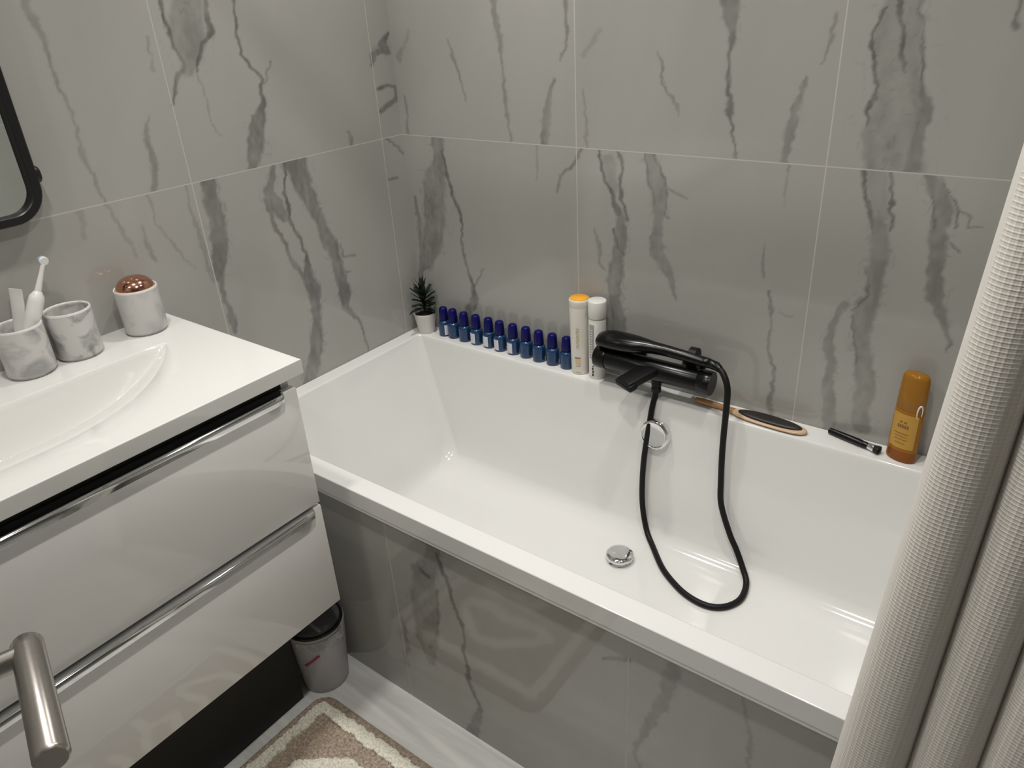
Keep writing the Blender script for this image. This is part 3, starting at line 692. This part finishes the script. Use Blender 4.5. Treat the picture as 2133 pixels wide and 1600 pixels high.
# a column of upright olive letters too small to read, a brown word, a peach square and a line under it
bars(s, 'vertical_lettering', olive, fa, [(rng.uniform(-.02, .02), rng.uniform(.10, .16), .082+.0068*i, .0855+.0068*i) for i in range(9)]+[(-.13+.26*(i % 2), .025, .0838+.0068*i, .0878+.0068*i) for i in range(8)], tube_rad)
bars(s, 'brown_lettering', ink, fa, [(-.24, .08, .0505, .0535), (-.08, .06, .0505, .0535), (.06, .05, .0505, .0535), (.20, .07, .0505, .0535)], tube_rad)
P_(s, 'peach_square', peach, fa, .30, .0315, .0475, tube_rad)
bars(s, 'underline', ink, fa, [(-.12, .12, .0265, .0276), (.15, .12, .0265, .0276)], tube_rad)
bars(s, 'foot_print', olive, fa, [(-.25+.1*i, .035, .006, .0085) for i in range(6)], tube_rad)

x, y = .682, -.0365
s = thing('white_bottle', 'slim white bottle with a white cap between yellow-capped tube and faucet', 'bottle', (x, y, ZR))
whitep = mat('white_bottle_plastic', (.74, .73, .70), .25, scale=30, var=.03)
def wr(z): return .0235
w = MB(); w.lathe([(0, 0), (.0222, 0), (.0232, .0015), (.0235, .005), (.0235, .168), (.022, .173), (.018, .175), (0, .175)], 44, cap0=False, cap1=False); w.build('bottle_body', whitep, s, 50)
w = MB(); w.lathe([(0, .176), (.0240, .176), (.0248, .1775), (.0248, .2205), (.0238, .223), (.022, .2238), (0, .2238)], 44, cap0=False, cap1=False); w.build('cap', whitep, s, 50)
ga = math.atan2(-.80, -.05)
P_(s, 'grey_label_strip', greyprint, ga-.12, .33, .062, .160, wr)
bars(s, 'strip_lettering', whitep, ga-.12, [(rng.uniform(-.05, .05), rng.uniform(.05, .14), .068+.0075*i, .0710+.0075*i) for i in range(11)], lambda z: .0240)
bars(s, 'black_lettering', blackink, ga+.05, [(0, .10, .010, .017), (.03, .09, .0195, .026), (-.02, .10, .0285, .0345), (.02, .07, .0365, .0405)], wr)

# ================================================================== amber bottle at the right
amb = mat('amber_plastic', (.50, .215, .018), .2, scale=25, var=.06, trans=.35, ior=1.3)
ambcap = mat('amber_cap_plastic', (.42, .185, .022), .16, scale=25, var=.06, trans=.25, ior=1.3)
amblab = mat('ochre_label', (.52, .285, .04), .4, scale=60, var=.06)
ambred = mat('red_amber_liquid', (.33, .10, .02), .2, scale=25, var=.08, trans=.2, ior=1.3)
s = thing('amber_bottle', 'amber yellow oval bottle at the right end of the back rim', 'bottle', (1.447, -.037, ZR), -.30)
def ell(a, b, z, n=44): return [(a*math.cos(2*PI*i/n), b*math.sin(2*PI*i/n), z) for i in range(n)]
w = MB(); w.rings([ell(.0295, .0175, 0), ell(.0310, .0190, .002), ell(.0313, .0193, .010), ell(.0311, .0191, .026)]); tag(w.build('bottle_base', ambred, s, 50), 'reddish see-through base')
w = MB(); w.rings([ell(.0311, .0191, .0262), ell(.0308, .0189, .06), ell(.0303, .0186, .10), ell(.0300, .0184, .121), ell(.0292, .0179, .1225)]); w.build('bottle_body', amb, s, 50)
w = MB(); w.rings([ell(.0291, .0178, .1228), ell(.0299, .0184, .1240), ell(.0290, .0178, .16), ell(.0280, .0172, .190), ell(.0268, .0166, .199), ell(.0235, .0145, .2045), ell(.016, .010, .2065), ell(.006, .004, .2072)]); tag(w.build('cap', ambcap, s, 50), 'darker amber cap')
def on_ell(o, name, m, items, a=.0306, b=.0188):
    w = MB()
    for c0, ca, z0, z1 in items: w.patch(lambda z: 1.0, c0-ca, c0+ca, z0, z1, 8, 2, off=.010, mtx=Matrix.Diagonal((a, b, 1, 1)))
    return w.build(name, m, o, 60)
on_ell(s, 'front_label', amblab, [(-PI/2+.05, .95, .034, .116)], .0312, .0193)
on_ell(s, 'label_lettering', mat('label_brown_ink', (.22, .10, .02), .5, scale=200, var=.1), [(-PI/2+.02+.16*k, .055, .083, .091) for k in (-2, -1, 0, 1, 2)]+[(-PI/2+.1*k, .035, .095, .099) for k in (-2, -1, 1, 2)]+[(-PI/2, .5, .069, .0705), (-PI/2, .42, .062, .0632), (-PI/2+.05, .45, .055, .0562), (-PI/2, .35, .046, .0472)], .0317, .0197)
w = MB(); pts = []
for k in range(19):
    t = -.9+(2*PI-1.5)*k/18
    an = -.62+.20*math.cos(t+PI*.12); pts.append((.0314*math.cos(an), .0196*math.sin(an), .126+.0165*math.sin(t+PI*.12)))
w.tube(pts, [.0006+.0012*math.sin(PI*k/18) for k in range(19)], n=8)
tag(w.build('white_ring_mark', plastic, s, 60), 'white open ring mark')

# ================================================================== brushes lying on the rim
wood = mat('varnished_wood', (.47, .25, .10), .22, scale=16, var=.25, coat=.5, stretch=(1, 9, 9))
woodp = mat('pale_wood', (.62, .44, .29), .35, scale=16, var=.15, stretch=(1, 9, 9))
rubber = mat('black_rubber_pad', (.016, .013, .012), .45, scale=80, var=.2)
s = thing('paddle_hairbrush', 'wooden paddle hairbrush with a black pad lying behind the hose', 'hairbrush', (1.115, -.0425, ZR), 0)
ang = -.05
R = []
for x, hw, zc, hz in ((-.150, .003, .0075, .003), (-.146, .0075, .0078, .0055), (-.125, .0095, .0085, .0065), (-.10, .0088, .0085, .0062), (-.075, .0070, .0085, .0058), (-.055, .0075, .0078, .0054), (-.042, .012, .0070, .005), (-.025, .0185, .0062, .0048), (0, .0225, .006, .0046), (.04, .0240, .006, .0046), (.08, .0235, .006, .0046), (.11, .0205, .006, .0046), (.126, .0145, .006, .0046), (.133, .008, .006, .004), (.136, .002, .006, .002)):
    R.append([(x, hw*math.cos(2*PI*i/32), zc+hz*math.copysign(abs(math.sin(2*PI*i/32))**.7, math.sin(2*PI*i/32))) for i in range(32)])
mrot = RZ(ang)
w = MB(); w.rings(R[:7], mtx=mrot); w.build('brush_handle', wood, s, 60)
w = MB(); w.rings(R[6:], mtx=mrot); w.build('paddle', woodp, s, 60)
R = []
for z, f in ((.0104, 1), (.0125, 1.0), (.0148, .93), (.0162, .78), (.0168, .45)):
    R.append([(.046+.078*f*math.copysign(abs(math.cos(t))**.85, math.cos(t)), .0185*f*math.sin(t), z) for t in [2*PI*i/40 for i in range(40)]])
w = MB(); w.rings(R, mtx=mrot); tag(w.build('cushion_pad', rubber, s, 60), 'black rubber cushion')
s = thing('black_brush', 'slim black brush with a silver ferrule lying beside the amber bottle', 'brush', (1.349, -.031, ZR), -.27)
w = MB(); w.tube([(-.062, 0, .0082), (-.060, 0, .0082), (-.03, 0, .0084), (.01, 0, .0088), (.032, 0, .0092), (.034, 0, .0092)], [.003, .0070, .0080, .0082, .0070, .006], n=24); w.build('brush_handle', bgl, s, 50)
w = MB(); w.tube([(.033, 0, .0092), (.0345, 0, .0092), (.046, 0, .0094), (.0475, 0, .0094)], [.0068, .0074, .0084, .0084], n=24); tag(w.build('ferrule', chrome, s, 50), 'silver ferrule')
w = MB(); rg = random.Random(3)
for k in range(150):
    a = rg.random()*2*PI; q_ = math.sqrt(rg.random()); sp = 1.55
    y0, z0 = .0074*q_*math.cos(a), .0074*q_*math.sin(a)
    w.tube([(.047, y0, .0094+z0), (.054, y0*1.35, .0100+z0*1.2), (.0625-.004*q_, y0*sp, max(.0018, .0102+z0*1.25))], [.0009, .0010, .0005], n=5)
tag(w.build('bristles', rubber, s, 0), 'black bristle tuft')

# ================================================================== little plant in the corner
potm = mat('white_pot_glaze', (.72, .69, .66), .4, scale=30, var=.03)
soil = mat('dark_soil', (.012, .011, .009), .9, scale=120, var=.4, bump=.6)
leafm = mat('dark_green_leaf', (.008, .022, .011), .5, scale=40, var=.35)
s = thing('potted_plant', 'small dark green artificial plant in a white pot in the corner', 'plant', (.055, -.045, ZR))
w = MB(); w.lathe([(0, 0), (.0235, 0), (.0245, .0015), (.0262, .010), (.0345, .060), (.0360, .0640), (.0360, .0665), (.0335, .0670), (.0325, .064), (.030, .055), (0, .055)], 44, cap0=False, cap1=False); w.build('pot', potm, s, 50)
w = MB(); w.lathe([(.0, .054), (.0305, .054), (.0315, .0585), (.022, .0620), (.010, .0640), (0, .0645)], 32, cap0=False, cap1=False); w.build('soil', soil, s, 50)
w = MB(); rg = random.Random(12)
w.tube([(0, 0, .060), (.001, 0, .08), (0, .001, .135)], [.0035, .0035, .002], n=8)
for k in range(34):
    a = k*2.39996+rg.uniform(-.25, .25); lev = k/33
    ln = (.066-.004*lev)*rg.uniform(.85, 1.15); el = .02+1.28*lev+rg.uniform(-.15, .2)
    z0 = .076+.058*lev; wd = .0085-.0015*lev
    t = bmesh.new(); rows = []
    for i in range(7):
        f = i/6; r_ = ln*f*math.cos(el); z_ = z0+ln*f*math.sin(el)-.020*f*f*(1-lev*.5)+.006*f
        r_ = min(r_, .068 if math.cos(a) > -.2 and math.sin(a) < .3 else .038)
        hw = wd*math.sin(PI*min(1, f*.86+.14))**.8
        if math.cos(a) > .2 and z_ < .108: r_ = min(r_, .044)
        ca, sa = math.cos(a), math.sin(a)
        row = []
        for sgn, dz in ((-1, .002), (0, 0), (1, .002), (0, -.0012)):
            row.append(t.verts.new((r_*ca-sgn*hw*sa, r_*sa+sgn*hw*ca, z_+dz*(hw/wd))))
        rows.append(row)
    for p, q2 in zip(rows, rows[1:]):
        for i in range(4): j = (i+1) % 4; t.faces.new((p[i], p[j], q2[j], q2[i]))
    t.faces.new(rows[0][::-1]); t.faces.new(rows[-1])
    w.add(t)
w.build('foliage', leafm, s, 30)

# ================================================================== pedal-less waste bin
binm = mat('lilac_grey_plastic', (.46, .45, .48), .38, scale=30, var=.04)
lidm = mat('grey_bin_lid', (.10, .105, .11), .18, scale=40, var=.1)
bagm = mat('white_bin_bag', (.88, .88, .88), .35, scale=60, var=.05)
redm = mat('red_print', (.40, .035, .07), .5, scale=100, var=.1)
s = thing('waste_bin', 'small grey waste bin with a dark lid beside the bath panel', 'bin', (.346, -.8405, 0))
def br(z): return .0575+.0155*min(1, z/.19)
w = MB(); w.lathe([(0, 0), (.055, 0), (.0575, .002)]+[(br(z), z) for z in (.02, .06, .10, .15, .19)]+[(.0725, .1935), (.0705, .1935), (.069, .14), (0, .13)], 56, cap0=False, cap1=False); w.build('bin_body', binm, s, 50)
w = MB(); w.lathe([(.066, .188), (.0700, .188), (.0712, .191), (.0712, .1965), (.0700, .1985), (.064, .1985), (.064, .188)], 56, cap0=False, cap1=False); w.build('bin_rim', blackmetal, s, 50)
w = MB(); w.lathe([(0, .196), (.0635, .196), (.0635, .2005), (.060, .2035), (.045, .2065), (.025, .2085), (0, .209)], 48, cap0=False, cap1=False); tag(w.build('bin_lid', lidm, s, 50), 'dark grey domed lid')
# crumpled bag edge turned over the rim
t = bmesh.new(); n = 120; rows = []
for j, z in enumerate((.1865, .180, .172, .163, .157)):
    row = []
    for i in range(n+1):
        a = -1.30+1.75*i/n
        rr_ = br(z)+.0014+.0010*math.sin(i*.9+j*1.7)+.0008*math.sin(i*2.3+j)
        zz = z+(.004*math.sin(i*.21)+.003*math.sin(i*.53) if j > 2 else 0)
        row.append(t.verts.new((rr_*math.cos(a), rr_*math.sin(a), zz)))
    rows.append(row)
for p, q2 in zip(rows, rows[1:]):
    for i in range(n): t.faces.new((p[i], p[i+1], q2[i+1], q2[i]))
bmesh.ops.solidify(t, geom=t.faces[:], thickness=.0006)
w = MB(); w.add(t); tag(w.build('bag_edge', bagm, s, 60), 'crumpled white bin bag edge')
w = MB(); ca = -.95
for k in range(8):
    f = k/7; w.patch(br, ca-.24+.52*f-.055, ca-.24+.52*f+.055, .108+.030*f-.0030, .108+.030*f+.0030, 3, 1, off=.0006)
tag(w.build('red_stroke', redm, s, 60), 'slanting red printed stroke')

# ================================================================== bath mat
X0, X1, Y0, Y1 = .386, .872, -1.62, -.880
nx, ny = 190, 290
gx = np.linspace(X0, X1, nx+1); gy = np.linspace(Y0, Y1, ny+1)
GX_, GY_ = np.meshgrid(gx, gy, indexing='ij')
cx_, cy_ = (X0+X1)/2, (Y0+Y1)/2; hx, hy = (X1-X0)/2, (Y1-Y0)/2
rc = .045
qx = np.abs(GX_-cx_)-(hx-rc); qy = np.abs(GY_-cy_)-(hy-rc)
sd = np.hypot(np.maximum(qx, 0), np.maximum(qy, 0))+np.minimum(np.maximum(qx, qy), 0)-rc      # <0 inside
wob = (vnoise(GX_*60, GY_*60, 3)-.5)*.010
inn = -(sd+wob)
light = ((inn > .022) & (inn < .053)).astype(float)
strokes = [[(.50, -1.055), (.525, -1.035), (.60, -.985), (.67, -1.00), (.72, -1.04)], [(.50, -1.08), (.56, -1.10), (.63, -1.085), (.72, -1.10), (.77, -1.09)], [(.47, -1.17), (.53, -1.15), (.60, -1.17), (.66, -1.15)],
           [(.55, -1.23), (.62, -1.25), (.70, -1.22), (.78, -1.23)], [(.48, -1.30), (.55, -1.32), (.62, -1.30), (.69, -1.32)], [(.56, -1.39), (.64, -1.40), (.72, -1.38), (.77, -1.40)], [(.48, -1.47), (.56, -1.49), (.64, -1.46)], [(.66, -1.53), (.73, -1.51), (.78, -1.53)],
           [(.72, -1.04), (.77, -1.09)], [(.66, -1.15), (.70, -1.22)]]
for st in strokes:
    for (xa, ya), (xb, yb) in zip(st, st[1:]):
        dx, dy = xb-xa, yb-ya
        tt = np.clip(((GX_-xa)*dx+(GY_-ya)*dy)/(dx*dx+dy*dy), 0, 1)
        dd_ = np.hypot(GX_-xa-tt*dx, GY_-ya-tt*dy)+wob
        light = np.maximum(light, (dd_ < .0155).astype(float))
rngn = np.random.RandomState(5)
tuft = vnoise(GX_*150, GY_*150, 8)*.5+rngn.rand(nx+1, ny+1)*.5
Z = .010+.004*tuft+light*(.0035+.003*tuft)
edge = np.clip(-sd/.010, 0, 1); Z = .003+(Z-.003)*np.sqrt(edge)
t = bmesh.new(); V = {}
inside = sd < 0
for i in range(nx+1):
    for j in range(ny+1):
        if inside[i, j]: V[i, j] = t.verts.new((gx[i]+(rngn.rand()-.5)*.0016, gy[j]+(rngn.rand()-.5)*.0016, Z[i, j]))
lay = []
for (i, j), v in V.items(): lay.append(light[i, j])
for i in range(nx):
    for j in range(ny):
        k = [(i, j), (i+1, j), (i+1, j+1), (i, j+1)]
        if all(c in V for c in k): t.faces.new([V[c] for c in k])
me = bpy.data.meshes.new('pile'); t.to_mesh(me); t.free()
at = me.attributes.new('light', 'FLOAT', 'POINT'); at.data.foreach_set('value', np.array(lay, dtype=np.float32))
m, nt, b = new_mat('bath_mat_pile'); Lk = nt.links
a_ = nt.nodes.new('ShaderNodeAttribute'); a_.attribute_name = 'light'
nz = nt.nodes.new('ShaderNodeTexNoise'); nz.inputs['Scale'].default_value = 190; nz.inputs['Detail'].default_value = 3
tc = nt.nodes.new('ShaderNodeTexCoord'); Lk.new(tc.outputs['Object'], nz.inputs['Vector'])
r1 = nt.nodes.new('ShaderNodeValToRGB'); r1.color_ramp.elements[0].color = (.26, .205, .155, 1); r1.color_ramp.elements[1].color = (.56, .46, .37, 1); r1.color_ramp.elements[0].position = .3; r1.color_ramp.elements[1].position = .7
r2 = nt.nodes.new('ShaderNodeValToRGB'); r2.color_ramp.elements[0].color = (.66, .63, .53, 1); r2.color_ramp.elements[1].color = (.88, .85, .75, 1); r2.color_ramp.elements[0].position = .3; r2.color_ramp.elements[1].position = .6
Lk.new(nz.outputs['Fac'], r1.inputs['Fac']); Lk.new(nz.outputs['Fac'], r2.inputs['Fac'])
mx2 = nt.nodes.new('ShaderNodeMix'); mx2.data_type = 'RGBA'
Lk.new(a_.outputs['Fac'], mx2.inputs['Factor']); Lk.new(r1.outputs['Color'], mx2.inputs['A']); Lk.new(r2.outputs['Color'], mx2.inputs['B'])
Lk.new(mx2.outputs['Result'], b.inputs['Base Color']); b.inputs['Roughness'].default_value = .95; b.inputs['Specular IOR Level'].default_value = .1
rug = thing('bath_mat', 'brown shaggy bath mat with cream border and swirls beside the bathtub', 'mat', (cx_, cy_, 0))
me.transform(T((-cx_, -cy_, 0)))
finish('pile', me, m, rug, 0)
w = MB(); w.rings([rrect(-hx, hx, -hy, hy, rc, z) for z in (.0, .004)]); w.build('backing', mat('mat_backing', (.33, .28, .22), .9, scale=200, var=.1), rug)

# ================================================================== shower curtain on its rail
m, nt, b = new_mat('waffle_fabric'); Lk = nt.links
uv = nt.nodes.new('ShaderNodeUVMap'); sp = nt.nodes.new('ShaderNodeSeparateXYZ'); Lk.new(uv.outputs['UV'], sp.inputs[0])
def wave(o, per): return math_node(nt, 'SINE', math_node(nt, 'MULTIPLY', o, 2*PI/per))
su = wave(sp.outputs['X'], .0060); sv = wave(sp.outputs['Y'], .0047)
hem = nt.nodes.new('ShaderNodeMapRange'); hem.inputs['From Min'].default_value = .018; hem.inputs['From Max'].default_value = .024
Lk.new(sp.outputs['X'], hem.inputs['Value'])
h1 = math_node(nt, 'ADD', math_node(nt, 'MAXIMUM', su, 0), math_node(nt, 'MAXIMUM', sv, 0))
hh = math_node(nt, 'MULTIPLY', h1, hem.outputs['Result'])
nz = nt.nodes.new('ShaderNodeTexNoise'); nz.inputs['Scale'].default_value = 900
hh2 = math_node(nt, 'ADD', hh, math_node(nt, 'MULTIPLY', nz.outputs['Fac'], .25))
bp = nt.nodes.new('ShaderNodeBump'); bp.inputs['Strength'].default_value = .45; bp.inputs['Distance'].default_value = .0008
Lk.new(hh2, bp.inputs['Height']); Lk.new(bp.outputs['Normal'], b.inputs['Normal'])
rp = nt.nodes.new('ShaderNodeMapRange'); rp.inputs['From Max'].default_value = 2; rp.inputs['To Min'].default_value = .90; rp.inputs['To Max'].default_value = 1.08
Lk.new(hh, rp.inputs['Value'])
scn = nt.nodes.new('ShaderNodeVectorMath'); scn.operation = 'SCALE'; scn.inputs[0].default_value = (.89, .85, .785); Lk.new(rp.outputs['Result'], scn.inputs['Scale'])
Lk.new(scn.outputs['Vector'], b.inputs['Base Color']); b.inputs['Roughness'].default_value = .85; b.inputs['Sheen Weight'].default_value = .2
tl = nt.nodes.new('ShaderNodeBsdfTranslucent'); tl.inputs['Color'].default_value = (.80, .74, .65, 1)
ms_ = nt.nodes.new('ShaderNodeMixShader'); ms_.inputs['Fac'].default_value = .07
Lk.new(b.outputs['BSDF'], ms_.inputs[1]); Lk.new(tl.outputs['BSDF'], ms_.inputs[2]); Lk.new(ms_.outputs['Shader'], nt.nodes['Material Output'].inputs['Surface'])
ZB, ZTt = .07, 2.02
nzr = 90; per = 24
me = bpy.data.meshes.new('shower_curtain'); co = []; fs = []; uvs = []
NF = 4
for k in range(nzr+1):
    z = ZB+(ZTt-ZB)*k/nzr
    bb = [1.501+.0537*z, 1.5965+.0272*z, 1.672+.012*z, 1.744+.003*z, 1.806]
    sw = .006*math.sin(z*3.1)
    su_ = 0; last = None
    for f in range(NF):
        for i in range(per+(1 if f == NF-1 else 0)):
            t_ = i/per
            amp = (.034, .030, .030, .03)[f]
            xx = bb[f]+(bb[f+1]-bb[f])*(t_-.10*math.sin(2*PI*t_))
            yy = -.858-amp*abs(math.sin(PI*t_))**.9+sw*.3*math.sin(f*1.7)
            p = Vector((xx, yy, z))
            if last is not None: su_ += math.hypot(p.x-last.x, p.y-last.y)
            last = p; co.append(p); uvs.append((su_, z))
nc = NF*per+1
for k in range(nzr):
    for i in range(nc-1): fs.append((k*nc+i, k*nc+i+1, (k+1)*nc+i+1, (k+1)*nc+i))
me.from_pydata(co, [], fs)
ul = me.uv_layers.new(name='UVMap')
for lp in me.loops: ul.data[lp.index].uv = uvs[lp.vertex_index]
cur = finish('shower_curtain', me, m, None, 180)
sol = cur.modifiers.new('thick', 'SOLIDIFY'); sol.thickness = .0018; sol.offset = 0
tag(cur, 'off-white waffle shower curtain gathered at the right of the bathtub', 'curtain')
rail = thing('curtain_rail', 'black rail across the room above the bathtub edge', 'rail')
w = MB(); w.tube([(0.0, -.872, 2.06), (XR, -.872, 2.06)], .011, n=20); w.build('rail', blackmetal, rail, 40)
for x in (.0, XR):
    w = MB(); w.lathe([(.026, 0), (.026, .006), (.014, .010)], 28, T((x, -.872, 2.06)) @ RY(PI/2 if x == 0 else -PI/2)); w.build('end_flange', blackmetal, rail, 40)
for k in range(5):
    w = MB(); x = 1.60+.048*k
    w.tube([(x, -.872+.019*math.cos(2*PI*i/20), 2.052+.024*math.sin(2*PI*i/20)-.006) for i in range(21)], .0018, n=8); w.build('curtain_ring', chrome, rail, 60)

# ================================================================== lamps
def lamp(x, y, power, size, spread=180, col=(1, .968, .915)):
    l = bpy.data.lights.new('downlight', 'AREA'); l.shape = 'DISK'; l.size = size; l.energy = power; l.color = col; l.spread = math.radians(spread)
    o = bpy.data.objects.new('downlight', l); COL.objects.link(o); o.location = (x, y, H-.012)
lamp(.46, -.35, 7.9, .09, 105)
lamp(1.25, -.35, 5.0, .09, 105)
lamp(.46, -1.15, 12.5, .09, 170)
lamp(1.25, -1.15, 11.0, .09, 120)
lamp(.46, -1.95, 7.2, .09, 180)
wd = bpy.data.worlds.new('room_world'); SC.world = wd; wd.use_nodes = True
wd.node_tree.nodes['Background'].inputs['Color'].default_value = (.9, .95, 1, 1); wd.node_tree.nodes['Background'].inputs['Strength'].default_value = 0.0

# ================================================================== camera
cd = bpy.data.cameras.new('camera'); cam = bpy.data.objects.new('camera', cd); COL.objects.link(cam)
cam.location = (1.6169, -1.5975, 1.5413); cam.rotation_euler = Euler((1.1058, .0509, .6328), 'XYZ')
cd.sensor_fit = 'HORIZONTAL'; cd.sensor_width = 36; cd.lens = 1542.7728/2133*36
cd.shift_x = -13.746/2133; cd.shift_y = -29.79/2133; cd.clip_start = .02
SC.camera = cam
SC.view_settings.view_transform = 'Standard'; SC.view_settings.look = 'None'; SC.view_settings.gamma = 1
SC.view_settings.use_curve_mapping = False
SC.view_settings.exposure = -1.0
